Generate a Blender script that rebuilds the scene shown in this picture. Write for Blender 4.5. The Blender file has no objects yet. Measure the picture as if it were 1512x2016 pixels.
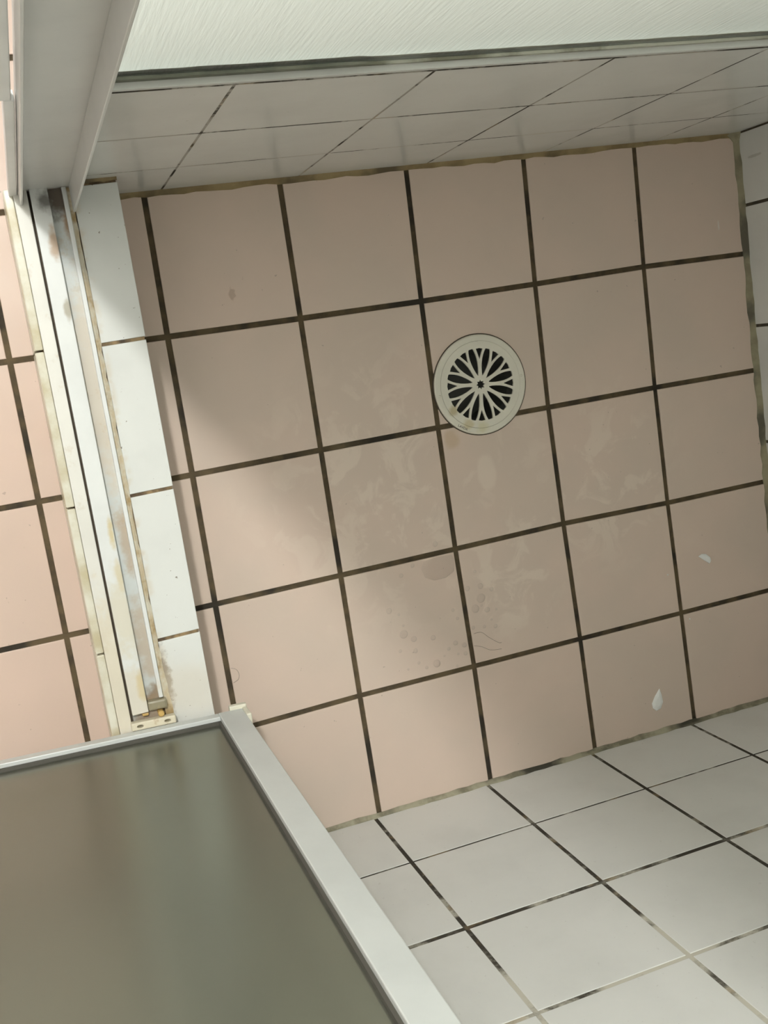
import bpy, bmesh, math, random
from mathutils import Vector, Matrix
random.seed(7)
scene = bpy.context.scene
COL = scene.collection

# ---------------------------------------------------------------- camera
cd = bpy.data.cameras.new('camera'); cam = bpy.data.objects.new('camera', cd); COL.objects.link(cam)
cd.sensor_fit = 'VERTICAL'; cd.sensor_height = 36.0; cd.sensor_width = 27.0
cd.lens = 2064.5 * 36.0 / 2016.0; cd.clip_start = 0.02; cd.clip_end = 50
Rw = Matrix(((0.93424485, -0.14687218, 0.32498480), (-0.19116343, -0.97552416, 0.10866997), (0.30106993, -0.16364957, -0.93945501)))
cam.matrix_world = Matrix.Translation((-0.21146, -0.04546, 1.54972)) @ Matrix((Rw[0], -Rw[1], -Rw[2])).transposed().to_4x4()
scene.camera = cam

# ---------------------------------------------------------------- world, exposure
w = bpy.data.worlds.new('world'); scene.world = w; w.use_nodes = True
w.node_tree.nodes['Background'].inputs[0].default_value = (1, 1, 1, 1)
w.node_tree.nodes['Background'].inputs[1].default_value = 0.0
vs = scene.view_settings
vs.view_transform = 'Standard'; vs.look = 'None'; vs.gamma = 1.0; vs.use_curve_mapping = False
vs.exposure = 0.0
LAMP = (-0.50, 0.68, 2.36); LAMP_W = 108.0; LAMP_R = 0.05

# ---------------------------------------------------------------- node helpers
class NT:
    def __init__(s, name, rough=0.4, spec=0.5):
        s.m = bpy.data.materials.new(name); s.m.use_nodes = True
        s.t = s.m.node_tree; s.b = s.t.nodes['Principled BSDF']
        s.b.inputs['Roughness'].default_value = rough
        s.b.inputs['Specular IOR Level'].default_value = spec
        s.P = s.n('ShaderNodeNewGeometry').outputs['Position']
    def n(s, typ, **kw):
        x = s.t.nodes.new(typ)
        for k, v in kw.items(): setattr(x, k, v)
        return x
    def put(s, sock, v):
        if isinstance(v, bpy.types.NodeSocket): s.t.links.new(v, sock)
        elif isinstance(v, (tuple, list)): sock.default_value = tuple(v) + (1.0,) * (len(sock.default_value) - len(v))
        else: sock.default_value = v
    def scalevec(s, sc, off=(0, 0, 0)):
        x = s.n('ShaderNodeMapping'); s.put(x.inputs['Vector'], s.P)
        x.inputs['Scale'].default_value = sc; x.inputs['Location'].default_value = off
        return x.outputs[0]
    def noise(s, scale, detail=4, rough=0.55, dist=0.0, vec=None):
        x = s.n('ShaderNodeTexNoise'); s.put(x.inputs['Vector'], vec if vec is not None else s.P)
        x.inputs['Scale'].default_value = scale; x.inputs['Detail'].default_value = detail
        x.inputs['Roughness'].default_value = rough; x.inputs['Distortion'].default_value = dist
        return x.outputs['Fac']
    def ramp(s, f, a, b, lo=0.0, hi=1.0):
        x = s.n('ShaderNodeMapRange', interpolation_type='SMOOTHSTEP'); s.put(x.inputs['Value'], f)
        x.inputs['From Min'].default_value = a; x.inputs['From Max'].default_value = b
        x.inputs['To Min'].default_value = lo; x.inputs['To Max'].default_value = hi
        return x.outputs['Result']
    def math(s, op, a, b=0.0):
        x = s.n('ShaderNodeMath', operation=op); x.use_clamp = op in ('ADD', 'SUBTRACT')
        s.put(x.inputs[0], a); s.put(x.inputs[1], b); return x.outputs[0]
    def mix(s, f, a, b):
        x = s.n('ShaderNodeMix', data_type='RGBA'); s.put(x.inputs[0], f); s.put(x.inputs[6], a); s.put(x.inputs[7], b)
        return x.outputs[2]
    def comp(s, i):
        x = s.n('ShaderNodeSeparateXYZ'); s.put(x.inputs[0], s.P); return x.outputs[i]
    def blob(s, c, r, soft=0.6, stretch=(1, 1, 1), jag=0.5, jscale=60):
        """mask of a stain with a shape of its own, about the world point c"""
        mp = s.n('ShaderNodeMapping', vector_type='POINT'); s.put(mp.inputs['Vector'], s.P)
        mp.inputs['Location'].default_value = [-c[i] * stretch[i] for i in range(3)]
        mp.inputs['Scale'].default_value = stretch
        ln = s.n('ShaderNodeVectorMath', operation='LENGTH'); s.put(ln.inputs[0], mp.outputs[0])
        d = s.math('DIVIDE', ln.outputs['Value'], r)
        d = s.n_add(d, s.math('MULTIPLY', s.n_add(s.noise(jscale, 4), -0.5), jag * 2))
        return s.ramp(d, 1.0, 1.0 - soft, 0.0, 1.0)
    def n_add(s, a, b):
        x = s.n('ShaderNodeMath', operation='ADD'); s.put(x.inputs[0], a); s.put(x.inputs[1], b); return x.outputs[0]
    def bump(s, h, strength=0.2, dist=0.001):
        x = s.n('ShaderNodeBump'); x.inputs['Strength'].default_value = strength; x.inputs['Distance'].default_value = dist
        s.put(x.inputs['Height'], h); s.put(s.b.inputs['Normal'], x.outputs[0]); return x.outputs[0]
    def color(s, c): s.put(s.b.inputs['Base Color'], c)

MAT = {}
# pink floor tile ------------------------------------------------
def pink(name, a, b, scale_on=True):
    t = NT(name, 0.33, 0.45)
    c = t.mix(t.ramp(t.noise(5, 3), 0.35, 0.65), a, b)
    r = t.n('ShaderNodeObjectInfo').outputs['Random']
    c = t.mix(t.math('MULTIPLY', r, 0.16), c, (0.60, 0.51, 0.43))
    if scale_on:
        zone = t.blob((0.30, -0.28, 0), 0.30, 0.8, jag=0.25, jscale=6)
        z2 = t.blob((0.68, -0.33, 0), 0.20, 0.8, jag=0.3, jscale=6)
        z3 = t.blob((0.50, -0.47, 0), 0.13, 0.7, jag=0.3, jscale=6)
        z = t.math('ADD', t.math('ADD', zone, z2), z3)
        patch = t.ramp(t.noise(17, 8, 0.62, 0.8), 0.50, 0.60)
        c = t.mix(t.math('MULTIPLY', t.math('MULTIPLY', z, patch), 0.42), c, (0.83, 0.71, 0.60))
        spot = t.blob((0.468, -0.285, 0), 0.034, 0.35, (1.7, 1, 1), 0.2, 30)
        c = t.mix(t.math('MULTIPLY', spot, 0.40), c, (0.83, 0.71, 0.60))
        rust = t.blob((0.416, -0.222, 0), 0.022, 0.6, (1.3, 1, 1), 0.4, 60)
        c = t.mix(t.math('MULTIPLY', rust, 0.45), c, (0.52, 0.36, 0.19))
        mk = t.blob((0.104, 0.048, 0), 0.010, 0.5, (1.6, 1, 1), 0.9, 120)
        c = t.mix(t.math('MULTIPLY', mk, 0.38), c, (0.30, 0.17, 0.10))
        scr = t.blob((0.955, 0.055, 0), 0.010, 0.4, (5, 1, 1), 0.5, 200)
        c = t.mix(t.math('MULTIPLY', scr, 0.5), c, (0.8, 0.78, 0.74))
    speck = t.ramp(t.noise(95, 2), 0.735, 0.765)
    c = t.mix(t.math('MULTIPLY', speck, 0.35), c, (0.16, 0.11, 0.08))
    t.color(c)
    t.put(t.b.inputs['Roughness'], t.ramp(t.noise(12, 6), 0.3, 0.7, 0.30, 0.46))
    t.bump(t.noise(420, 2), 0.05, 0.0006)
    return t.m
MAT['pink'] = pink('pink_tile', (0.715, 0.565, 0.475), (0.670, 0.545, 0.460))
MAT['pink_out'] = pink('entry_pink_tile', (0.670, 0.510, 0.425), (0.635, 0.490, 0.410), False)
# white glazed tile ---------------------------------------------
def white(name, base, speckamt=0.5, extra=None):
    t = NT(name, 0.25, 0.5)
    c = t.mix(t.ramp(t.noise(9, 5), 0.4, 0.7), base, tuple(x * 0.94 for x in base))
    sp = t.ramp(t.noise(150, 3), 0.70, 0.73)
    c = t.mix(t.math('MULTIPLY', sp, speckamt), c, (0.16, 0.12, 0.08))
    if extra: c = extra(t, c)
    t.color(c); t.bump(t.noise(30, 2), 0.03, 0.002)
    return t.m
MAT['white'] = white('white_wall_tile', (0.74, 0.74, 0.715), 0.12)
def rightmarks(t, c):
    for p, st in (((1.0076, 0.158, 0.04), (1, 7, 1)),):
        m = t.blob(p, 0.022, 0.4, st, 0.6, 120); c = t.mix(t.math('MULTIPLY', m, 0.3), c, (0.2, 0.18, 0.13))
    return c
MAT['white_r'] = white('white_end_wall_tile', (0.74, 0.74, 0.715), 0.12, rightmarks)
def curbstain(t, c):
    e = t.ramp(t.comp(0), -0.0925, -0.1035); n = t.ramp(t.noise(45, 5), 0.42, 0.62)
    c = t.mix(t.math('MULTIPLY', t.math('MULTIPLY', e, n), 0.4), c, (0.58, 0.45, 0.28))
    g = t.blob((-0.104, -0.46, 0.135), 0.055, 0.6, (4.5, 1, 1), 0.8, 90); c = t.mix(t.math('MULTIPLY', g, 0.75), c, (0.20, 0.14, 0.08))
    m = t.blob((-0.075, -0.48, 0.135), 0.07, 0.8, (1, 1, 1), 0.4, 20)
    return t.mix(t.math('MULTIPLY', m, 0.35), c, (0.66, 0.56, 0.42))
MAT['curb'] = white('white_curb_tile', (0.73, 0.74, 0.715), 0.8, curbstain)
def riserstain(t, c):
    n = t.ramp(t.noise(22, 5), 0.35, 0.7)
    return t.mix(n, (0.70, 0.68, 0.58), (0.52, 0.46, 0.31))
MAT['riser'] = white('stained_riser_tile', (0.6, 0.56, 0.45), 0.6, riserstain)
# grout -----------------------------------------------------------
def grout(name, stops, scale=28, rough=0.85):
    t = NT(name, rough, 0.2)
    c = t.mix(t.ramp(t.noise(scale, 6, 0.6), 0.40, 0.62), stops[0], stops[1])
    c = t.mix(t.ramp(t.noise(scale * 0.45, 4, vec=t.scalevec((1, 1, 1), (3, 5, 1))), 0.50, 0.66), c, stops[2])
    t.color(c); t.bump(t.noise(260, 4), 0.35, 0.0012); return t.m
MAT['grout'] = grout('brown_floor_grout', ((0.080, 0.060, 0.036), (0.125, 0.093, 0.052), (0.038, 0.032, 0.024)))
MAT['grout_curb'] = grout('curb_grout', ((0.10, 0.07, 0.045), (0.34, 0.24, 0.13), (0.06, 0.05, 0.04)))
def moldgrout(name, clean, a, b, za, zb):
    t = NT(name, 0.8, 0.2)
    h = t.ramp(t.comp(2), za, zb, 0.0, 0.20)
    f = t.n_add(t.noise(13, 7, 0.66), t.math('MULTIPLY', h, -1.0))
    c = t.mix(t.ramp(f, a, b), clean, (0.055, 0.048, 0.038))
    rust = t.ramp(t.noise(21, 3, vec=t.scalevec((1, 1, 1), (9, 2, 4))), 0.56, 0.66)
    c = t.mix(t.math('MULTIPLY', rust, 0.35), c, (0.42, 0.31, 0.17))
    t.color(c); t.bump(t.noise(220, 3), 0.3, 0.001); return t.m
MAT['mold_front'] = moldgrout('mouldy_wall_grout', (0.56, 0.53, 0.45), 0.29, 0.48, 0.25, 0.66)
MAT['mold_back'] = moldgrout('half_wall_grout', (0.40, 0.375, 0.335), 0.45, 0.54, 5, 6)
MAT['mold_right'] = grout('end_wall_grout', ((0.07, 0.06, 0.045), (0.12, 0.10, 0.07), (0.05, 0.045, 0.035)))
# silicone --------------------------------------------------------
MAT['caulk_back'] = grout('tan_silicone', ((0.33, 0.25, 0.13), (0.24, 0.175, 0.09), (0.13, 0.10, 0.06)), 20, 0.6)
MAT['caulk_right'] = grout('olive_silicone', ((0.33, 0.30, 0.20), (0.24, 0.21, 0.14), (0.12, 0.11, 0.08)), 24, 0.6)
MAT['caulk_front'] = grout('mouldy_silicone', ((0.40, 0.37, 0.27), (0.20, 0.18, 0.125), (0.06, 0.055, 0.042)), 24, 0.6)
MAT['caulk_curb'] = grout('rusty_silicone', ((0.68, 0.63, 0.51), (0.62, 0.52, 0.36), (0.42, 0.30, 0.15)), 60, 0.6)
# painted metal ---------------------------------------------------
def metal(name, base, stains=(), rough=0.35, dirt=0.0):
    t = NT(name, rough, 0.5)
    c = t.mix(t.ramp(t.noise(14, 5), 0.35, 0.7), base, tuple(x * 0.93 for x in base))
    if dirt:
        n = t.ramp(t.noise(38, 6, 0.65), 0.56, 0.68)
        c = t.mix(t.math('MULTIPLY', n, dirt), c, (0.45, 0.33, 0.18))
    for p, r, st, col, k in stains:
        m = t.blob(p, r, 0.7, st, 0.6, 70); c = t.mix(t.math('MULTIPLY', m, k), c, col)
    t.color(c); return t.m
RUST = (0.36, 0.20, 0.08); YEL = (0.58, 0.46, 0.20); BLK = (0.05, 0.04, 0.03)
MAT['frame'] = metal('white_frame_paint', (0.66, 0.66, 0.64), (((-0.112, 0.196, 0.142), 0.016, (1, 1, 1.3), BLK, 0.8), ((-0.135, 0.196, 0.139), 0.02, (0.6, 1, 3), RUST, 0.5)), 0.3)
MAT['post_top'] = metal('white_post_paint', (0.80, 0.81, 0.80), (), 0.35)
MAT['rail'] = metal('yellowed_rail_paint', (0.74, 0.725, 0.67), (((-0.166, -0.45, 0.15), 0.16, (1, 1, 1), (0.66, 0.56, 0.38), 0.5),), 0.4, 0.25)
MAT['cover'] = metal('cover_strip_paint', (0.74, 0.755, 0.74), (
    ((-0.138, 0.128, 0.153), 0.022, (2.5, 0.7, 1), RUST, 0.75), ((-0.139, 0.178, 0.153), 0.02, (1.5, 1, 1), BLK, 0.8),  # black end by the jamb: grime, with the jamb's shade painted in
    ((-0.137, 0.045, 0.153), 0.012, (2, 0.6, 1), (0.3, 0.25, 0.15), 0.7),
    ((-0.137, -0.245, 0.153), 0.018, (3, 0.6, 1), YEL, 0.75), ((-0.137, -0.30, 0.153), 0.02, (3, 0.6, 1), YEL, 0.5),
    ((-0.136, -0.455, 0.153), 0.02, (2.2, 0.7, 1), YEL, 0.85), ((-0.140, -0.36, 0.153), 0.06, (2.2, 0.7, 1), (0.62, 0.54, 0.36), 0.5),
    ((-0.145, -0.47, 0.153), 0.07, (1.5, 1, 1), (0.68, 0.58, 0.42), 0.5)), 0.35)
MAT['channel'] = metal('channel_metal', (0.60, 0.63, 0.62), (
    ((-0.120, 0.185, 0.139), 0.040, (1, 1, 1), (0.10, 0.07, 0.045), 0.95), ((-0.116, 0.15, 0.139), 0.02, (2, 0.8, 1), RUST, 0.8),  # dark channel end: grime and the shade there, both put into the colour
    ((-0.120, -0.06, 0.139), 0.12, (3, 0.6, 1), (0.62, 0.50, 0.36), 0.55), ((-0.118, -0.26, 0.139), 0.03, (2, 0.5, 1), (0.40, 0.26, 0.13), 0.6),
    ((-0.118, -0.40, 0.139), 0.05, (2, 0.6, 1), (0.42, 0.30, 0.18), 0.6), ((-0.115, -0.475, 0.139), 0.026, (1, 1, 1), (0.22, 0.14, 0.07), 0.8), ((-0.13, -0.50, 0.139), 0.035, (1, 1, 1), (0.30, 0.20, 0.11), 0.8)), 0.35, 0.35)
MAT['dark'] = metal('brown_grime', (0.085, 0.065, 0.045), (), 0.9)
MAT['doorframe'] = metal('grey_door_frame', (0.58, 0.60, 0.585), (), 0.35)
MAT['gasket'] = metal('dark_gasket', (0.075, 0.07, 0.058), (), 0.6)
t = NT('olive_glazing_seal', 0.6, 0.3)
c = t.mix(t.ramp(t.noise(18, 5), 0.4, 0.62), (0.13, 0.135, 0.105), (0.20, 0.20, 0.155))
c2 = t.mix(t.ramp(t.noise(16, 5), 0.46, 0.62), (0.44, 0.43, 0.36), (0.20, 0.19, 0.14))
t.color(t.mix(t.ramp(t.comp(0), 0.10, 0.20), c, c2)); MAT['seal'] = t.m
MAT['sill'] = metal('white_sill', (0.62, 0.62, 0.59), (), 0.45)
MAT['cream'] = metal('cream_plastic', (0.72, 0.69, 0.57), (), 0.4)
MAT['bracket'] = metal('dirty_cream_plastic', (0.66, 0.60, 0.46), (), 0.5, 0.6)
MAT['brass'] = metal('stained_brass', (0.55, 0.36, 0.12), (), 0.4, 0.4)
MAT['pivot'] = metal('grimy_pivot_metal', (0.27, 0.24, 0.16), (), 0.35, 0.8)
MAT['drain'] = metal('ivory_drain_plastic', (0.77, 0.735, 0.63), (
    ((0.425, -0.176, 0.003), 0.012, (1, 1, 1), (0.42, 0.33, 0.14), 0.7), ((0.445, -0.203, 0.003), 0.014, (1, 1.5, 1), (0.56, 0.46, 0.22), 0.6),
    ((0.470, -0.212, 0.003), 0.014, (1, 1, 1), (0.62, 0.56, 0.30), 0.5)), 0.35)
MAT['pipe'] = metal('dark_grey_drain_pipe', (0.09, 0.09, 0.08), (), 0.35)  # pipe is one even dark grey
MAT['flake'] = metal('white_flake', (0.88, 0.88, 0.86), (), 0.5)
MAT['hair'] = metal('dark_hair', (0.14, 0.10, 0.07), (), 0.5)
MAT['plaster'] = metal('white_plaster', (0.63, 0.625, 0.605), (), 0.8)
# glass -----------------------------------------------------------
def glass_clear():
    t = NT('clear_glass_face'); o = t.t.nodes['Material Output']; t.t.nodes.remove(t.b)
    tr = t.n('ShaderNodeBsdfTransparent'); tr.inputs[0].default_value = (0.93, 0.97, 0.95, 1)
    gl = t.n('ShaderNodeBsdfGlossy'); gl.inputs['Roughness'].default_value = 0.22; gl.inputs[0].default_value = (0.9, 0.9, 0.9, 1)
    b = t.n('ShaderNodeBump'); b.inputs['Strength'].default_value = 0.5; b.inputs['Distance'].default_value = 0.003
    t.put(b.inputs['Height'], t.noise(1.0, 4, vec=t.scalevec((300, 300, 20)))); t.put(gl.inputs['Normal'], b.outputs[0])
    f = t.n('ShaderNodeFresnel'); f.inputs[0].default_value = 1.45
    mx = t.n('ShaderNodeMixShader'); t.put(mx.inputs[0], f.outputs[0]); t.put(mx.inputs[1], tr.outputs[0]); t.put(mx.inputs[2], gl.outputs[0])
    t.put(o.inputs[0], mx.outputs[0]); return t.m
def glass_frost():
    t = NT('frosted_glass_back'); o = t.t.nodes['Material Output']; t.t.nodes.remove(t.b)
    c = (0.92, 0.965, 0.94)
    b = t.n('ShaderNodeBump'); b.inputs['Strength'].default_value = 0.7; b.inputs['Distance'].default_value = 0.0015
    t.put(b.inputs['Height'], t.noise(1.0, 4, vec=t.scalevec((300, 300, 20))))
    tl = t.n('ShaderNodeBsdfTranslucent'); t.put(tl.inputs[0], c); t.put(tl.inputs['Normal'], b.outputs[0])
    df = t.n('ShaderNodeBsdfDiffuse'); t.put(df.inputs[0], c); t.put(df.inputs['Normal'], b.outputs[0])
    mx = t.n('ShaderNodeMixShader'); mx.inputs[0].default_value = 0.12
    t.put(mx.inputs[1], tl.outputs[0]); t.put(mx.inputs[2], df.outputs[0]); t.put(o.inputs[0], mx.outputs[0]); return t.m
def glass_door():
    t = NT('frosted_door_glass'); o = t.t.nodes['Material Output']; t.t.nodes.remove(t.b)
    n = t.noise(55, 4)
    rf = t.n('ShaderNodeBsdfRefraction'); rf.inputs['IOR'].default_value = 1.45; rf.inputs['Roughness'].default_value = 0.21
    rf.inputs[0].default_value = (0.72, 0.73, 0.67, 1)
    gl = t.n('ShaderNodeBsdfGlossy'); gl.inputs['Roughness'].default_value = 0.22; gl.inputs[0].default_value = (0.82, 0.82, 0.77, 1)
    df = t.n('ShaderNodeBsdfDiffuse'); df.inputs[0].default_value = (0.34, 0.35, 0.29, 1)
    f = t.n('ShaderNodeFresnel'); f.inputs[0].default_value = 1.5
    m1 = t.n('ShaderNodeMixShader'); t.put(m1.inputs[0], t.math('MULTIPLY', f.outputs[0], 1.0)); t.put(m1.inputs[1], rf.outputs[0]); t.put(m1.inputs[2], gl.outputs[0])
    m2 = t.n('ShaderNodeMixShader'); m2.inputs[0].default_value = 0.16; t.put(m2.inputs[1], m1.outputs[0]); t.put(m2.inputs[2], df.outputs[0])
    t.put(o.inputs[0], m2.outputs[0]); return t.m
def water():
    t = NT('clear_water'); o = t.t.nodes['Material Output']; t.t.nodes.remove(t.b)
    tr = t.n('ShaderNodeBsdfTransparent'); tr.inputs[0].default_value = (1.0, 1.0, 1.0, 1)
    gl = t.n('ShaderNodeBsdfGlossy'); gl.inputs['Roughness'].default_value = 0.08
    f = t.n('ShaderNodeFresnel'); f.inputs[0].default_value = 1.33
    mx = t.n('ShaderNodeMixShader'); t.put(mx.inputs[0], t.math('MULTIPLY', f.outputs[0], 0.7)); t.put(mx.inputs[1], tr.outputs[0]); t.put(mx.inputs[2], gl.outputs[0])
    df = t.n('ShaderNodeBsdfDiffuse'); df.inputs[0].default_value = (0.97, 0.86, 0.76, 1)
    lw = t.n('ShaderNodeLayerWeight'); lw.inputs[0].default_value = 0.35
    m2 = t.n('ShaderNodeMixShader'); t.put(m2.inputs[0], t.ramp(lw.outputs['Facing'], 0.0, 0.6, 0.05, 0.20)); t.put(m2.inputs[1], mx.outputs[0]); t.put(m2.inputs[2], df.outputs[0])
    t.put(o.inputs[0], m2.outputs[0]); return t.m
MAT['glass_clear'] = glass_clear(); MAT['glass_frost'] = glass_frost(); MAT['glass_door'] = glass_door(); MAT['water'] = water()

# ---------------------------------------------------------------- mesh helpers
def link(name, me, mat, parent=None, loc=None):
    o = bpy.data.objects.new(name, me); COL.objects.link(o)
    if mat and not me.materials: me.materials.append(MAT[mat])
    if parent: o.parent = parent
    if loc: o.location = loc
    return o
def tag(o, label, cat, group=None):
    o['label'] = label; o['category'] = cat
    if group: o['group'] = group
    return o
def struct(o, label=None):
    o['kind'] = 'structure'
    if label: o['label'] = label
    return o
def empty(name, loc=(0, 0, 0), rz=0.0):
    o = bpy.data.objects.new(name, None); COL.objects.link(o); o.location = loc; o.rotation_euler = (0, 0, rz); o.empty_display_size = 0.05
    return o
def mesh_from(name, verts, faces, smooth=False):
    me = bpy.data.meshes.new(name); me.from_pydata([tuple(v) for v in verts], [], faces)
    bm = bmesh.new(); bm.from_mesh(me); bmesh.ops.recalc_face_normals(bm, faces=bm.faces[:]); bm.to_mesh(me); bm.free()
    if smooth:
        for p in me.polygons: p.use_smooth = True
    me.update(); return me
def boxes(name, bl, bevel=0.0):
    """several boxes ((x0,x1),(y0,y1),(z0,z1)) of ONE part in one mesh"""
    bm = bmesh.new()
    for (x0, x1), (y0, y1), (z0, z1) in bl:
        r = bmesh.ops.create_cube(bm, size=1.0)
        for v in r['verts']:
            v.co = Vector(((x0 + x1) / 2 + v.co.x * (x1 - x0), (y0 + y1) / 2 + v.co.y * (y1 - y0), (z0 + z1) / 2 + v.co.z * (z1 - z0)))
        if bevel:
            es = list({e for v in r['verts'] for e in v.link_edges})
            bmesh.ops.bevel(bm, geom=es, offset=bevel, segments=2, profile=0.5, affect='EDGES')
    me = bpy.data.meshes.new(name); bm.to_mesh(me); bm.free(); return me
def tile_mesh(name, q, nrm, thick=0.008, ch=0.0011):
    """slab with softened rim: q = four corners of its face in order"""
    q = [Vector(p) for p in q]; n = Vector(nrm); c = sum(q, Vector()) / 4
    def ring(ins, d):
        out = []
        for i in range(4):
            a = (q[i - 1] - q[i]).normalized(); b = (q[(i + 1) % 4] - q[i]).normalized()
            out.append(q[i] + (a + b) * ins - n * d)
        return out
    v = ring(ch, 0) + ring(ch * 0.3, ch * 0.3) + ring(0, ch) + ring(0, thick)
    f = [(0, 1, 2, 3), (12, 13, 14, 15)]
    for k in range(3):
        for i in range(4):
            j = (i + 1) % 4; f.append((k * 4 + i, k * 4 + j, k * 4 + 4 + j, k * 4 + 4 + i))
    return mesh_from(name, v, f)
def shrink(q, g):
    """pull a quad's edges in by g (half a joint)"""
    q = [Vector(p) for p in q]; out = []
    for i in range(4):
        a = (q[i - 1] - q[i]).normalized(); b = (q[(i + 1) % 4] - q[i]).normalized()
        out.append(q[i] + (a + b) * g)
    return out
def rod_mesh(name, pts, r, seg=6):
    verts, faces = [], []; pts = [Vector(p) for p in pts]
    for i, p in enumerate(pts):
        d = (pts[min(i + 1, len(pts) - 1)] - pts[max(i - 1, 0)]).normalized()
        u = d.orthogonal().normalized() if abs(d.z) > 0.9 else d.cross(Vector((0, 0, 1))).normalized(); v = d.cross(u)
        for k in range(seg):
            a = 2 * math.pi * k / seg; verts.append(p + u * math.cos(a) * r + v * math.sin(a) * r)
    for i in range(len(pts) - 1):
        for k in range(seg):
            j = (k + 1) % seg; faces.append((i * seg + k, i * seg + j, i * seg + seg + j, i * seg + seg + k))
    faces += [tuple(range(seg)), tuple(range((len(pts) - 1) * seg, len(pts) * seg))]
    return mesh_from(name, verts, faces, True)
def lathe(name, prof, seg=48, close=True):
    verts, faces = [], []; n = len(prof)
    for k in range(seg):
        a = 2 * math.pi * k / seg
        for r, z in prof: verts.append((r * math.cos(a), r * math.sin(a), z))
    for k in range(seg):
        j = (k + 1) % seg
        for i in range(n - 1): faces.append((k * n + i, j * n + i, j * n + i + 1, k * n + i + 1))
    me = mesh_from(name, verts, faces); return me

# ---------------------------------------------------------------- floor of the shower
XL, XR, YB, YT = -0.046, 1.0076, -0.8046, 0.2032
G = [  # tile corners as laid (slightly uneven): rows from the half wall down
    [(-0.046, 0.203), (0.0030, 0.203), (0.2017, 0.203), (0.4024, 0.203), (0.6026, 0.203), (0.8060, 0.203), (1.0065, 0.203)],
    [(-0.046, -0.0004), (0.0006, -0.0006), (0.2008, -0.0013), (0.3972, -0.0011), (0.5962, 0.0007), (0.8006, 0.0039), (1.0065, 0.0020)],
    [(-0.046, -0.2040), (0.0006, -0.2036), (0.1999, -0.2015), (0.3957, -0.1999), (0.5929, -0.1995), (0.7977, -0.1987), (1.0065, -0.2000)],
    [(-0.046, -0.4025), (-0.0001, -0.4021), (0.1997, -0.4003), (0.3961, -0.3987), (0.5948, -0.3961), (0.7988, -0.3998), (1.0065, -0.4000)],
    [(-0.046, -0.6035), (0.0003, -0.6030), (0.1999, -0.5989), (0.4003, -0.5992), (0.5999, -0.5994), (0.8032, -0.5999), (1.0065, -0.6000)],
    [(-0.046, -0.8046), (0.0010, -0.8046), (0.2011, -0.8046), (0.4012, -0.8046), (0.6024, -0.8046), (0.8073, -0.8046), (1.0065, -0.8046)]]
DC = (0.4765, -0.1437)     # drain centre
cutter = link('cutter', lathe('cutter', [(0.0, -0.2), (0.073, -0.2), (0.073, 0.2), (0.0, 0.2)], 48), None, None, (DC[0], DC[1], 0))
def cut(o):
    m = o.modifiers.new('b', 'BOOLEAN'); m.operation = 'DIFFERENCE'; m.object = cutter; m.solver = 'EXACT'
    dg = bpy.context.evaluated_depsgraph_get(); me = bpy.data.meshes.new_from_object(o.evaluated_get(dg))
    o.modifiers.clear(); old = o.data; o.data = me; bpy.data.meshes.remove(old)
floor = struct(link('floor', boxes('floor', [((-0.05, 1.012), (-0.81, 0.21), (-0.06, -0.0022))]), 'grout'), 'pink tiled shower floor with brown grout')
cut(floor)
for r in range(5):
    for c in range(6):
        a, b, d, e = G[r][c], G[r][c + 1], G[r + 1][c + 1], G[r + 1][c]
        q = shrink([(p[0], p[1], 0) for p in (e, d, b, a)], 0.0041)
        dz = random.uniform(-0.0003, 0.0003)
        q = [p + Vector((0, 0, dz)) for p in q]
        t = link('floor_tile', tile_mesh('floor_tile', q, (0, 0, 1)), 'pink', floor)
        if c == 3 and r in (0, 1, 2): cut(t)
bpy.data.objects.remove(cutter)

# ---------------------------------------------------------------- entry floor beyond the curb
ZO = -0.0145
fe = struct(link('floor_entry', boxes('floor_entry', [((-1.35, -0.17), (-0.83, 1.62), (-0.07, ZO - 0.0022)), ((-0.1705, 1.1), (0.29, 1.62), (-0.07, ZO - 0.0022))]), 'grout'), 'pink tiled bathroom floor outside the shower')
tm = tile_mesh('entry_floor_tile', [(-0.096, -0.096, 0), (0.096, -0.096, 0), (0.096, 0.096, 0), (-0.096, 0.096, 0)], (0, 0, 1))
cutm = tile_mesh('entry_floor_tile_cut', [(-0.0145, -0.096, 0), (0.0145, -0.096, 0), (0.0145, 0.096, 0), (-0.0145, 0.096, 0)], (0, 0, 1))
tm.materials.append(MAT['pink_out']); cutm.materials.append(MAT['pink_out'])
for j in range(-4, 8):
    y = -0.0034 + 0.1 + 0.2 * j
    for i in range(5): link('floor_tile', tm, None, fe, (-0.3183 - 0.2 * i, y, ZO))
    if y < 0.2: link('floor_tile', cutm, None, fe, (-0.2000, y, ZO))
    else:
        for i in range(6): link('floor_tile', tm, None, fe, (-0.1183 + 0.2 * i, y, ZO))

# ---------------------------------------------------------------- walls
def tiled_wall(name, base, label, gmat, cols, rows, fn, nrm, tmat, gr, gc, tname='wall_tile', ch=0.0008):
    """rows / cols: joint positions; gr / gc: joint widths"""
    wo = struct(link(name, boxes(name, base), gmat), label)
    for i in range(len(cols) - 1):
        for k in range(len(rows) - 1):
            x0, x1 = cols[i] + gc / 2, cols[i + 1] - gc / 2
            z0, z1 = rows[k] + gr[k] / 2, rows[k + 1] - gr[k + 1] / 2
            link(tname, tile_mesh(tname, [fn(x0, z0), fn(x1, z0), fn(x1, z1), fn(x0, z1)], nrm, 0.007, ch), tmat, wo)
    return wo
HT = 2.42
rowsF = [0.0, 0.1725, 0.3735, 0.5700] + [0.77 + 0.2 * k for k in range(8)]
colsF = [-1.0085 + 0.2 * k for k in range(6)] + [0.1918, 0.3926, 0.5925, 0.7960, 0.9965, 1.0076]
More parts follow.
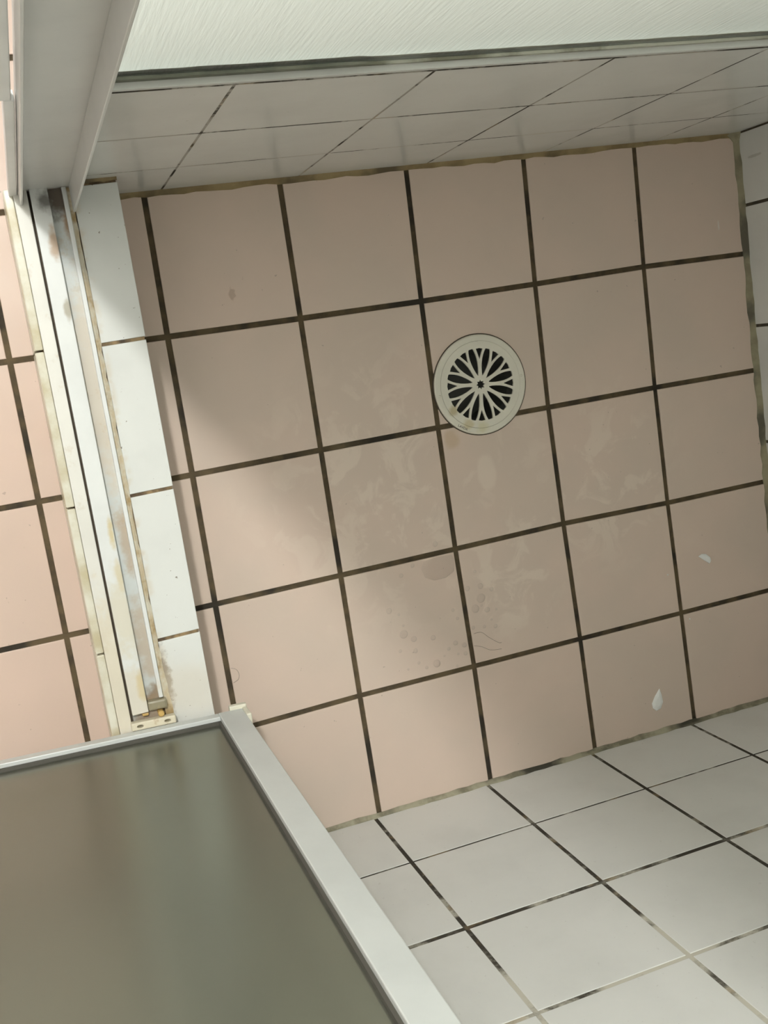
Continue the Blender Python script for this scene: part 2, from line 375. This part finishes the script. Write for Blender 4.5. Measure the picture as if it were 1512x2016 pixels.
wall_front = tiled_wall('wall_front', [((-1.35, 1.12), (-0.92, YB - 0.0008), (-0.07, HT))], 'white tiled shower wall with blackened grout', 'mold_front', colsF, rowsF,
    lambda x, z: (x, YB, z), (0, 1, 0), 'white', [0.002, 0.0042, 0.0080, 0.0065] + [0.004] * 8, 0.0062)
rowsB = [0.0, 0.160, 0.3485, 0.5455]
colsB = [-0.104, 0.0285, 0.2315, 0.4362, 0.6360, 0.8400, 1.0076]
wall_back = tiled_wall('wall_back', [((-0.118, 1.12), (YT + 0.00005, 0.300), (-0.07, 0.5455))], 'low white tiled half wall under the frosted glass', 'mold_back', colsB, rowsB,
    lambda x, z: (x, YT, z), (0, -1, 0), 'white', [0.002, 0.0030, 0.0040, 0.0060], 0.0030, ch=0.0003)
rowsR = [0.0, 0.16, 0.36, 0.56] + [0.76 + 0.2 * k for k in range(8)]
colsR = [-0.8046, -0.738, -0.533, -0.328, -0.1231, 0.0822, 0.2032]
wall_right = tiled_wall('wall_right', [((XR + 0.0012, 1.12), (-0.92, 1.62), (-0.07, HT))], 'white tiled end wall of the shower', 'mold_right', colsR, rowsR,
    lambda y, z: (XR, y, z), (-1, 0, 0), 'white_r', [0.002] + [0.004] * 12, 0.0052)
struct(link('wall_left', boxes('wall_left', [((-1.45, -1.32), (-0.92, 1.75), (-0.07, HT))]), 'plaster'))
struct(link('wall_entry', boxes('wall_entry', [((-1.45, 1.12), (1.60, 1.75), (-0.07, HT))]), 'plaster'))
struct(link('ceiling', boxes('ceiling', [((-1.45, 1.12), (-0.92, 1.75), (HT, HT + 0.1))]), 'plaster'))

# ---------------------------------------------------------------- curb under the door
curb = struct(link('shower_curb', boxes('shower_curb', [((-0.177, -0.0475), (YB - 0.001, YT + 0.003), (-0.05, 0.1330))]), 'grout_curb'), 'white tiled raised curb between the two floors')
ys = [YT - 0.0052, -0.0030, -0.2028, -0.4028, -0.6030, YB]
for k in range(5):
    y1, y0 = ys[k] - 0.0022, ys[k + 1] + 0.0022
    link('curb_tile', tile_mesh('curb_tile', [(-0.1035, y0, 0.135), (-0.0460, y0 + 0.0012, 0.135), (-0.0460, y1 + 0.0012, 0.135), (-0.1035, y1, 0.135)], (0, 0, 1), 0.008, 0.0009), 'curb', curb)
    link('curb_tile', tile_mesh('curb_tile', [(-0.0460, y0, 0.002), (-0.0460, y1, 0.002), (-0.0460, y1, 0.1265), (-0.0460, y0, 0.1265)], (1, 0, 0), 0.008, 0.0009), 'curb', curb)
yr = [0.2, -0.0005, -0.2035, -0.4021, -0.6020, YB]
for k in range(5):
    y1, y0 = yr[k] - 0.0012, yr[k + 1] + 0.0012
    link('riser_tile', boxes('riser_tile', [((-0.1842, -0.1757), (y0, y1), (ZO - 0.001, 0.1375))] + [((-0.1862, -0.1838), (y0, y1), (z, z + 0.024)) for z in (ZO, 0.0155, 0.0455, 0.0755, 0.1055)], 0.0007), 'riser', curb)
    link('edge_strip', boxes('edge_strip', [((-0.1858, -0.1754), (y0, y1), (0.1372, 0.1425))], 0.0014), 'riser', curb)

# silicone beads (uneven triangular strips)
def bead(name, a, b, u, v, wu, wv, mat, n=60, jit=0.35, ends=False):
    a, b, u, v = Vector(a), Vector(b), Vector(u), Vector(v); vs_, fs = [], []
    for i in range(n + 1):
        p = a.lerp(b, i / n); j1 = 1 + jit * (random.random() - 0.5) * 2 * 0.6; j2 = 1 + jit * (random.random() - 0.5) * 2 * 0.6
        vs_ += [p - u * 0.002 - v * 0.002, p + u * wu * j1 - v * 0.002, p + u * wu * j1 + v * 0.0006, p + (u * wu * j1 + v * wv * j2) * 0.40, p + v * wv * j2 + u * 0.0006, p + v * wv * j2 - u * 0.002]
    for i in range(n):
        for k in range(6):
            l = (k + 1) % 6; fs.append((i * 6 + k, i * 6 + l, i * 6 + 6 + l, i * 6 + 6 + k))
    fs += [tuple(range(6)), tuple(range(n * 6, n * 6 + 6))]
    return struct(link(name, mesh_from(name, vs_, fs, True), mat))
bead('trim_1', (-0.046, YT, 0), (XR, YT, 0), (0, -1, 0), (0, 0, 1), 0.0078, 0.0045, 'caulk_back')
bead('trim_2', (XR, YT, 0), (XR, YB, 0), (-1, 0, 0), (0, 0, 1), 0.0085, 0.007, 'caulk_right')
bead('trim_3', (XR, YB, 0), (-0.046, YB, 0), (0, 1, 0), (0, 0, 1), 0.0062, 0.0075, 'caulk_front')
bead('trim_4', (-0.104, YT, 0.135), (-0.046, YT, 0.135), (0, -1, 0), (0, 0, 1), 0.0042, 0.0022, 'caulk_back', 14)
# silicone between the door track and the curb tiles
vs_, fs = [], []; n = 90
for i in range(n + 1):
    y = 0.198 - i / n * 0.995; e = -0.1040 + 0.0022 * (random.random() - 0.5) + (0.003 * max(0, (-y - 0.38)) / 0.12 if -0.52 < y < -0.38 else 0)
    vs_ += [(-0.1112, y, 0.1340), (-0.1112, y, 0.1385), (-0.1078, y, 0.1378), (e, y, 0.1354), (e, y, 0.1340)]
for i in range(n):
    for k in range(5):
        l = (k + 1) % 5; fs.append((i * 5 + k, i * 5 + l, i * 5 + 5 + l, i * 5 + 5 + k))
fs += [tuple(range(5)), tuple(range(n * 5, n * 5 + 5))]
struct(link('trim_5', mesh_from('trim_5', vs_, fs), 'caulk_curb'))
# rounded silicone lump in the corner of half wall and end wall
vs_ = [(XR, YT, 0.012), (XR - 0.024, YT, 0.0012), (XR - 0.0135, YT - 0.0085, 0.0022), (XR - 0.0085, YT - 0.0145, 0.0022), (XR, YT - 0.026, 0.0012), (XR + 0.001, YT + 0.001, -0.001), (XR - 0.024, YT + 0.001, -0.001), (XR - 0.0135, YT - 0.0085, -0.001), (XR - 0.0085, YT - 0.0145, -0.001), (XR + 0.001, YT - 0.026, -0.001)]
fs = [(0, 1, 2), (0, 2, 3), (0, 3, 4), (1, 6, 7, 2), (2, 7, 8, 3), (3, 8, 9, 4), (0, 4, 9, 5), (0, 5, 6, 1), (5, 9, 8, 7, 6)]
struct(link('trim_6', mesh_from('trim_6', vs_, fs), 'caulk_right'))

# ---------------------------------------------------------------- frosted partition on the half wall
gp = tag(empty('glass_partition', (0.45, 0.215, 0.5455)), 'large pale green frosted glass panel standing on the tiled half wall', 'glass panel')
def child(name, me, mat, parent):
    o = link(name, me, mat, parent); o.matrix_parent_inverse = parent.matrix_world.inverted() if False else Matrix.Translation(-Vector(parent.location)); return o
pm = boxes('pane', [((-0.118, 1.0068), (0.2125, 0.2175), (0.548, 1.95))])
pm.materials.append(MAT['glass_clear']); pm.materials.append(MAT['glass_frost'])
for p in pm.polygons: p.material_index = 0 if p.normal.y < -0.5 else 1
child('pane', pm, None, gp)
child('sill_strip', boxes('sill_strip', [((-0.118, 1.0070), (0.2036, 0.2105), (0.5455, 0.5515))], 0.0008), 'sill', gp)
child('back_sill', boxes('back_sill', [((-0.118, 1.0070), (0.2205, 0.235), (0.5455, 0.556))], 0.0008), 'sill', gp)
def sealmesh(y0, y1):
    vs_, fs = [], []
    for i in range(81):
        x = -0.118 + 1.1248 * i / 80; h = 0.5590 + 0.0018 * (random.random() - 0.5) - (0.0035 if x > 0.15 else 0)
        vs_ += [(x, y0, 0.5456), (x, y0, h), (x, y1, h), (x, y1, 0.5456)]
    for i in range(80):
        for k in range(4):
            l = (k + 1) % 4; fs.append((i * 4 + k, i * 4 + l, i * 4 + 4 + l, i * 4 + 4 + k))
    fs += [(0, 1, 2, 3), (320, 321, 322, 323)]
    return mesh_from('seal', vs_, fs)
child('seal', sealmesh(0.2100, 0.2128), 'seal', gp)
child('seal', sealmesh(0.2172, 0.2208), 'seal', gp)
child('top_rail', boxes('top_rail', [((-0.118, 1.0070), (0.203, 0.228), (1.94, 1.97))], 0.001), 'frame', gp)

# ---------------------------------------------------------------- door frame: track on the curb, jambs
df = tag(empty('shower_door_frame', (-0.14, -0.30, 0.135)), 'stained white metal door track with channel jambs on the curb', 'door frame')
def strip(name, x0, x1, z0, z1, y0, y1, mat, bev=0.0008): return child(name, boxes(name, [((x0, x1), (y0, y1), (z0, z1))], bev), mat, df)
strip('outer_rail', -0.1752, -0.1585, 0.1325, 0.1490, -0.800, 0.197, 'rail', 0.0012)
strip('gap_seal', -0.1588, -0.1550, 0.1325, 0.1400, -0.800, 0.197, 'dark', 0)
strip('cover_strip', -0.1554, -0.1338, 0.1325, 0.1520, -0.492, 0.197, 'cover', 0.0010)
strip('channel', -0.1554, -0.1160, 0.1322, 0.1385, -0.800, 0.197, 'channel', 0)
strip('channel_lip', -0.1166, -0.1110, 0.1325, 0.1465, -0.478, 0.197, 'cover', 0.0010)
JL = ((-0.1690, -0.1660), (-0.1075, -0.1045))
def jamb(sy, yw):
    def yy(a, b): return tuple(sorted((yw + sy * a, yw + sy * b)))
    return boxes('jamb', [((-0.1690, -0.1045), yy(0.0, 0.008), (0.1385, 1.97)), (JL[1], yy(0.008, 0.0395), (0.1465, 1.97)), (JL[0], yy(0.008, 0.0260), (0.1495, 1.97))], 0.0006)
child('jamb', jamb(-1, 0.2028), 'frame', df)
child('jamb', jamb(1, -0.8044), 'frame', df)
child('header', boxes('header', [((-0.169, -0.1045), (-0.80, 0.20), (1.965, 2.01))], 0.002), 'frame', df)
# outer post beside the jamb: foot and upper length share one white paint
op = tag(empty('corner_post', (-0.174, 0.192, 0.141)), 'narrow white post with a wider foot standing just outside the jamb', 'post')
child('post_foot', boxes('post_foot', [((-0.1800, -0.1705), (0.1900, 0.1995), (0.1400, 0.5950))], 0.001), 'post_top', op)
child('post_top', boxes('post_top', [((-0.1850, -0.1732), (0.1905, 0.1990), (0.5950, 1.97))], 0.001), 'post_top', op)

# ---------------------------------------------------------------- the open door
TH = -math.atan2(0.0125, 0.3197)
door = tag(empty('shower_door', (-0.0103, -0.5172, 0.1560), TH), 'open frosted glass shower door in a grey metal frame', 'shower door')
W, H = 0.46, 1.78
def dpart(name, bl, mat, bev=0.0008, parent=None): return link(name, boxes(name, bl, bev), mat, parent or door)
dpart('stile', [((-0.0335, 0), (-0.026, 0), (0, H))], 'doorframe', 0.0012)
dpart('stile', [((-W, -W + 0.0335), (-0.026, 0), (0, H))], 'doorframe', 0.0012)
dpart('bottom_rail', [((-W + 0.0335, -0.0335), (-0.026, -0.0005), (0, 0.0165))], 'doorframe', 0.0010)
dpart('top_rail', [((-W + 0.0335, -0.0335), (-0.026, -0.0005), (H - 0.03, H))], 'doorframe', 0.0010)
dpart('gasket', [((-W + 0.0335, -0.0335), (-0.0195, -0.0060), (0.0165, 0.0205)), ((-0.0372, -0.0335), (-0.0195, -0.0060), (0.0165, H - 0.03)), ((-W + 0.0335, -W + 0.0385), (-0.0195, -0.0060), (0.0165, H - 0.03))], 'gasket', 0)
dpart('pane', [((-W + 0.036, -0.036), (-0.0150, -0.0105), (0.018, H - 0.031))], 'glass_door', 0)
dpart('corner_cap', [((-0.0175, 0.0065), (-0.0270, 0.0055), (-0.0085, 0.0010)), ((-0.0002, 0.0065), (-0.0270, 0.0015), (-0.002, 0.034))], 'cream', 0.0016)
# pivot hardware on the bottom rail
br = link('pivot_bracket', boxes('pivot_bracket', [((-0.1500, -0.0905), (-0.0005, 0.0105), (-0.0110, 0.0015))], 0.0018), 'bracket')
def disc(r, z0, z1, sx=1.0, seg=20):
    me = lathe('disc', [(0.0, z0), (r, z0), (r, z1), (0.0, z1)], seg)
    for v in me.vertices: v.co.x *= sx
    return me
for x in (-0.1385, -0.1020):
    cutter = link('cutter', disc(0.0022, -0.008, 0.01, 2.0), None, None, (x, 0.0050, 0.0015)); cut(br); bpy.data.objects.remove(cutter)
br.parent = door
hm = disc(0.0020, -0.0085, -0.0055, 1.9)
for x in (-0.1385, -0.1020):
    o = link('screw_head', hm, 'pivot', br, (x, 0.0050, 0.0015))
link('pivot_pin', lathe('pivot_pin', [(0, -0.022), (0.0042, -0.022), (0.0042, 0.000), (0.0030, 0.0012), (0, 0.0012)], 20), 'brass', door, (-0.1085, 0.0150, -0.0020))
dpart('pivot_block', [((-0.1245, -0.0985), (0.0200, 0.0335), (-0.0200, -0.0060))], 'pivot', 0.003)
dpart('pivot_screw', [((-0.1330, -0.1245), (0.0145, 0.0185), (-0.0200, -0.0080))], 'brass', 0.0012)

# ---------------------------------------------------------------- drain
dr = tag(empty('drain_cover', (DC[0], DC[1], 0)), 'round ivory plastic floor drain with petal shaped slots', 'drain')
def poly_curve(name, loops, z0, depth):
    cu = bpy.data.curves.new(name, 'CURVE'); cu.dimensions = '2D'; cu.fill_mode = 'BOTH'; cu.extrude = depth / 2
    for l in loops:
        sp = cu.splines.new('POLY'); sp.points.add(len(l) - 1); sp.use_cyclic_u = True
        for p, (x, y) in zip(sp.points, l): p.co = (x, y, 0, 1)
    o = bpy.data.objects.new(name, cu); COL.objects.link(o)
    me = bpy.data.meshes.new_from_object(o.evaluated_get(bpy.context.evaluated_depsgraph_get()))
    bpy.data.objects.remove(o); bpy.data.curves.remove(cu)
    for v in me.vertices: v.co.z += z0 + depth / 2
    me.name = name; return me
def circ(r, n=72): return [(r * math.cos(2 * math.pi * i / n), r * math.sin(2 * math.pi * i / n)) for i in range(n)]
def rot(l, a): return [(x * math.cos(a) - y * math.sin(a), x * math.sin(a) + y * math.cos(a)) for x, y in l]
lens = []
prof = [(0.0148, 0.0004), (0.020, 0.0024), (0.027, 0.0043), (0.034, 0.0056), (0.041, 0.0062), (0.047, 0.0061), (0.0530, 0.0053), (0.0572, 0.0042), (0.0580, 0.0028)]
lens = [(r, h) for r, h in prof] + [(r, -h) for r, h in reversed(prof)]
tri = [(0.0405, 0.0002), (0.0568, 0.0060), (0.0578, 0.0), (0.0568, -0.0060), (0.0405, -0.0002)]
star = []
for k in range(16):
    r = 0.0078 if k % 2 == 0 else 0.0050; a = math.pi * k / 8; star.append((r * math.cos(a), r * math.sin(a)))
loops = [circ(0.0690)]
for k in range(12):
    loops.append(rot(lens, math.radians(9.5 + 30 * k))); loops.append(rot(tri, math.radians(24.5 + 30 * k)))
loops.append(star)
link('grate', poly_curve('grate', loops, 0.0004, 0.0030), 'drain', dr)
link('rim', lathe('rim', [(0.0692, -0.001), (0.0692, 0.0030), (0.0698, 0.0036), (0.0775, 0.0034), (0.0792, 0.0024), (0.0797, 0.0002), (0.0797, -0.001), (0.0692, -0.001)], 72), 'drain', dr)
for a in (3, 186):
    link('pin', lathe('pin', [(0, 0.0048), (0.0012, 0.0047), (0.0021, 0.0040), (0.0022, 0.0026), (0.0, 0.0026)], 16), 'drain', dr, (0.0728 * math.cos(math.radians(a)), 0.0728 * math.sin(math.radians(a)), 0))
link('grime_shade_ring', lathe('grime_shade_ring', [(0.0795, 0.0006), (0.0795, -0.003), (0.0816, -0.003), (0.0812, 0.0006), (0.0795, 0.0006)], 72), 'dark', dr)  # dark ring colour stands for grime and the shadowed gap round the rim
link('drain_pipe', lathe('drain_pipe', [(0.0725, 0.0), (0.0725, -0.012), (0.062, -0.030), (0.055, -0.085), (0.0, -0.085), (0.0, -0.088), (0.058, -0.088), (0.065, -0.032), (0.0728, -0.014), (0.0728, 0.0), (0.0725, 0.0)], 48), 'pipe', dr)
tc = bpy.data.curves.new('lettering', 'FONT'); tc.body = 'LAVDA'; tc.size = 0.0056; tc.align_x = 'CENTER'; tc.extrude = 0.0002
to = bpy.data.objects.new('lettering', tc); COL.objects.link(to)
tme = bpy.data.meshes.new_from_object(to.evaluated_get(bpy.context.evaluated_depsgraph_get())); bpy.data.objects.remove(to); bpy.data.curves.remove(tc)
lt = link('lettering', tme, 'gasket', dr, (0.0765 * math.cos(math.radians(237)), 0.0765 * math.sin(math.radians(237)), 0.0035)); lt.rotation_euler = (0, 0, math.radians(-33))

# ---------------------------------------------------------------- small things on the floor
def flake(label, pts, h):
    c = (sum(p[0] for p in pts) / len(pts), sum(p[1] for p in pts) / len(pts)); n = len(pts)
    v = [(p[0] - c[0], p[1] - c[1], 0.0003) for p in pts] + [((p[0] - c[0]) * 0.93, (p[1] - c[1]) * 0.93, 0.0016) for p in pts] + [((p[0] - c[0]) * 0.5, (p[1] - c[1]) * 0.5, h) for p in pts]
    f = [tuple(range(n)), tuple(range(2 * n, 3 * n))]
    for k in range(2):
        for i in range(n): j = (i + 1) % n; f.append((k * n + i, k * n + j, k * n + n + j, k * n + n + i))
    return tag(link('soap_flake', mesh_from('soap_flake', v, f), 'flake', None, (c[0], c[1], 0)), label, 'flake')
flake('white teardrop shaped flake lying near the front wall', [(0.7416, -0.7245), (0.7448, -0.7355), (0.7462, -0.7507), (0.7403, -0.7617), (0.7312, -0.7639), (0.7245, -0.7576), (0.7234, -0.7482), (0.7308, -0.7365)], 0.003)
flake('small white half moon flake on the floor near the end wall', [(0.8486, -0.5062), (0.8559, -0.5029), (0.8646, -0.5051), (0.8727, -0.5124), (0.874, -0.5193), (0.8701, -0.5239), (0.8595, -0.5156)], 0.0028)
for (x, y), lb in (((0.7829, -0.5253), 'tiny white crumb in the tile beside the half moon flake'), ((0.8183, -0.6140), 'tiny white crumb at a tile corner by the grout crossing')):
    tag(link('soap_crumb', lathe('soap_crumb', [(0, 0.002), (0.001, 0.0016), (0.0014, 0.0), (0, 0.0)], 8), 'flake', None, (x, y, 0)), lb, 'crumb')
drops = [(0.319, -0.4097, 37), (0.2975, -0.4217, 37), (0.2687, -0.4737, 49), (0.2873, -0.517, 73), (0.303, -0.5286, 54), (0.336, -0.5342, 44), (0.3029, -0.5485, 42), (0.2772, -0.5428, 29), (0.3359, -0.578, 69), (0.3177, -0.5806, 27), (0.3055, -0.5696, 29), (0.3764, -0.4969, 29), (0.3825, -0.5123, 29), (0.3525, -0.5053, 15), (0.373, -0.5519, 44), (0.3877, -0.5589, 44), (0.36, -0.5588, 32), (0.3879, -0.5734, 34), (0.375, -0.5711, 20), (0.4069, -0.4673, 44), (0.4301, -0.4679, 49), (0.4488, -0.4775, 34), (0.4283, -0.4884, 78), (0.4158, -0.5036, 66), (0.4365, -0.51, 49), (0.4524, -0.5125, 22), (0.4272, -0.5004, 20), (0.4076, -0.5342, 29), (0.4274, -0.5368, 29), (0.4471, -0.5405, 34), (0.4416, -0.5274, 22), (0.3623, -0.3833, 44), (0.2887, -0.5027, 22), (0.2839, -0.4833, 24), (0.3507, -0.5687, 20), (0.4236, -0.442, 29), (0.2861, -0.5757, 22), (0.37, -0.5907, 22)]
dm = lathe('water_drop', [(0, 0.30), (0.45, 0.285), (0.75, 0.23), (0.92, 0.13), (1.0, -0.02)], 18)
for p in dm.polygons: p.use_smooth = True
for x, y, r in drops:
    r = r * 1e-4; o = link('water_drop', dm, 'water', None, (x, y, 0.0002)); o.scale = (r, r * random.uniform(0.85, 1.1), 0.006 if r > 0.004 else r * 1.5); o.rotation_euler = (0, 0, random.uniform(0, 3))
    if y > -0.395: lb = 'lone water drop across the grout joint from the puddle'
    elif x < 0.395: lb = ('broad flat' if r > 0.0045 else 'tiny') + ' water drop on the pink tile that holds the puddle'
    else: lb = ('broad flat' if r > 0.0045 else 'tiny') + ' water drop on the pink tile that holds two straight hairs'
    tag(o, lb, 'water drop', 'water drops on the floor tiles')
pp = [(0.3382, -0.4074), (0.3327, -0.4188), (0.3371, -0.4337), (0.352, -0.4417), (0.3728, -0.4414), (0.3880, -0.4337), (0.3910, -0.4137), (0.3872, -0.4060), (0.3609, -0.4050)]
c = (sum(p[0] for p in pp) / 9, sum(p[1] for p in pp) / 9); v, f = [], []
for s_, z in ((1, 0), (0.96, 0.0008), (0.88, 0.0012), (0.4, 0.0013)): v += [((p[0] - c[0]) * s_, (p[1] - c[1]) * s_, z) for p in pp]
for k in range(3):
    for i in range(9): j = (i + 1) % 9; f.append((k * 9 + i, k * 9 + j, k * 9 + 9 + j, k * 9 + 9 + i))
f.append(tuple(range(27, 36)))
tag(link('puddle', mesh_from('puddle', v, f, True), 'water', None, (c[0], c[1], 0.0003)), 'clear oval puddle at a tile corner, largest of the water spots', 'puddle')
def hair(label, pts):
    p0 = Vector((*pts[0], 0.0006)); P = [Vector((*p, 0.0006)) - p0 for p in pts]; fine = []
    for i in range(len(P) - 1):
        a, b, c_, d = P[max(i - 1, 0)], P[i], P[i + 1], P[min(i + 2, len(P) - 1)]
        for k in range(6):
            t = k / 6; fine.append(0.5 * (2 * b + (c_ - a) * t + (2 * a - 5 * b + 4 * c_ - d) * t * t + (3 * b - a - 3 * c_ + d) * t ** 3))
    fine.append(P[-1]); tag(link('hair', rod_mesh('hair', fine, 0.00022, 5), 'hair', None, p0), label, 'hair')
hair('fine dark hair curving over the tile right of the wet grout', [(0.4071, -0.5442), (0.4207, -0.5451), (0.4328, -0.5566), (0.448, -0.569), (0.4539, -0.5704)])
hair('fine dark hair lying nearly straight along the grout joint', [(0.4042, -0.5643), (0.4172, -0.5689), (0.4327, -0.5784), (0.4524, -0.5812)])
hair('small curled hair on the tile next to the door corner', [(0.0058, -0.5041), (0.0134, -0.5081), (0.0166, -0.5165), (0.0138, -0.5244), (0.0058, -0.5278)])

# ---------------------------------------------------------------- ceiling lamp outside the shower
lampo = tag(empty('ceiling_lamp', (LAMP[0], LAMP[1], HT)), 'small round ceiling lamp outside the shower', 'lamp')
link('base', lathe('base', [(0, 0.001), (0.07, 0.001), (0.07, -0.006), (0.055, -0.012), (0, -0.012)], 32), 'plaster', lampo)
ld = bpy.data.lights.new('lamp_entry_offscreen', 'POINT'); ld.energy = LAMP_W; ld.shadow_soft_size = LAMP_R; ld.color = (0.99, 1.0, 0.965)
lo = bpy.data.objects.new('lamp_entry_offscreen', ld); COL.objects.link(lo); lo.location = LAMP
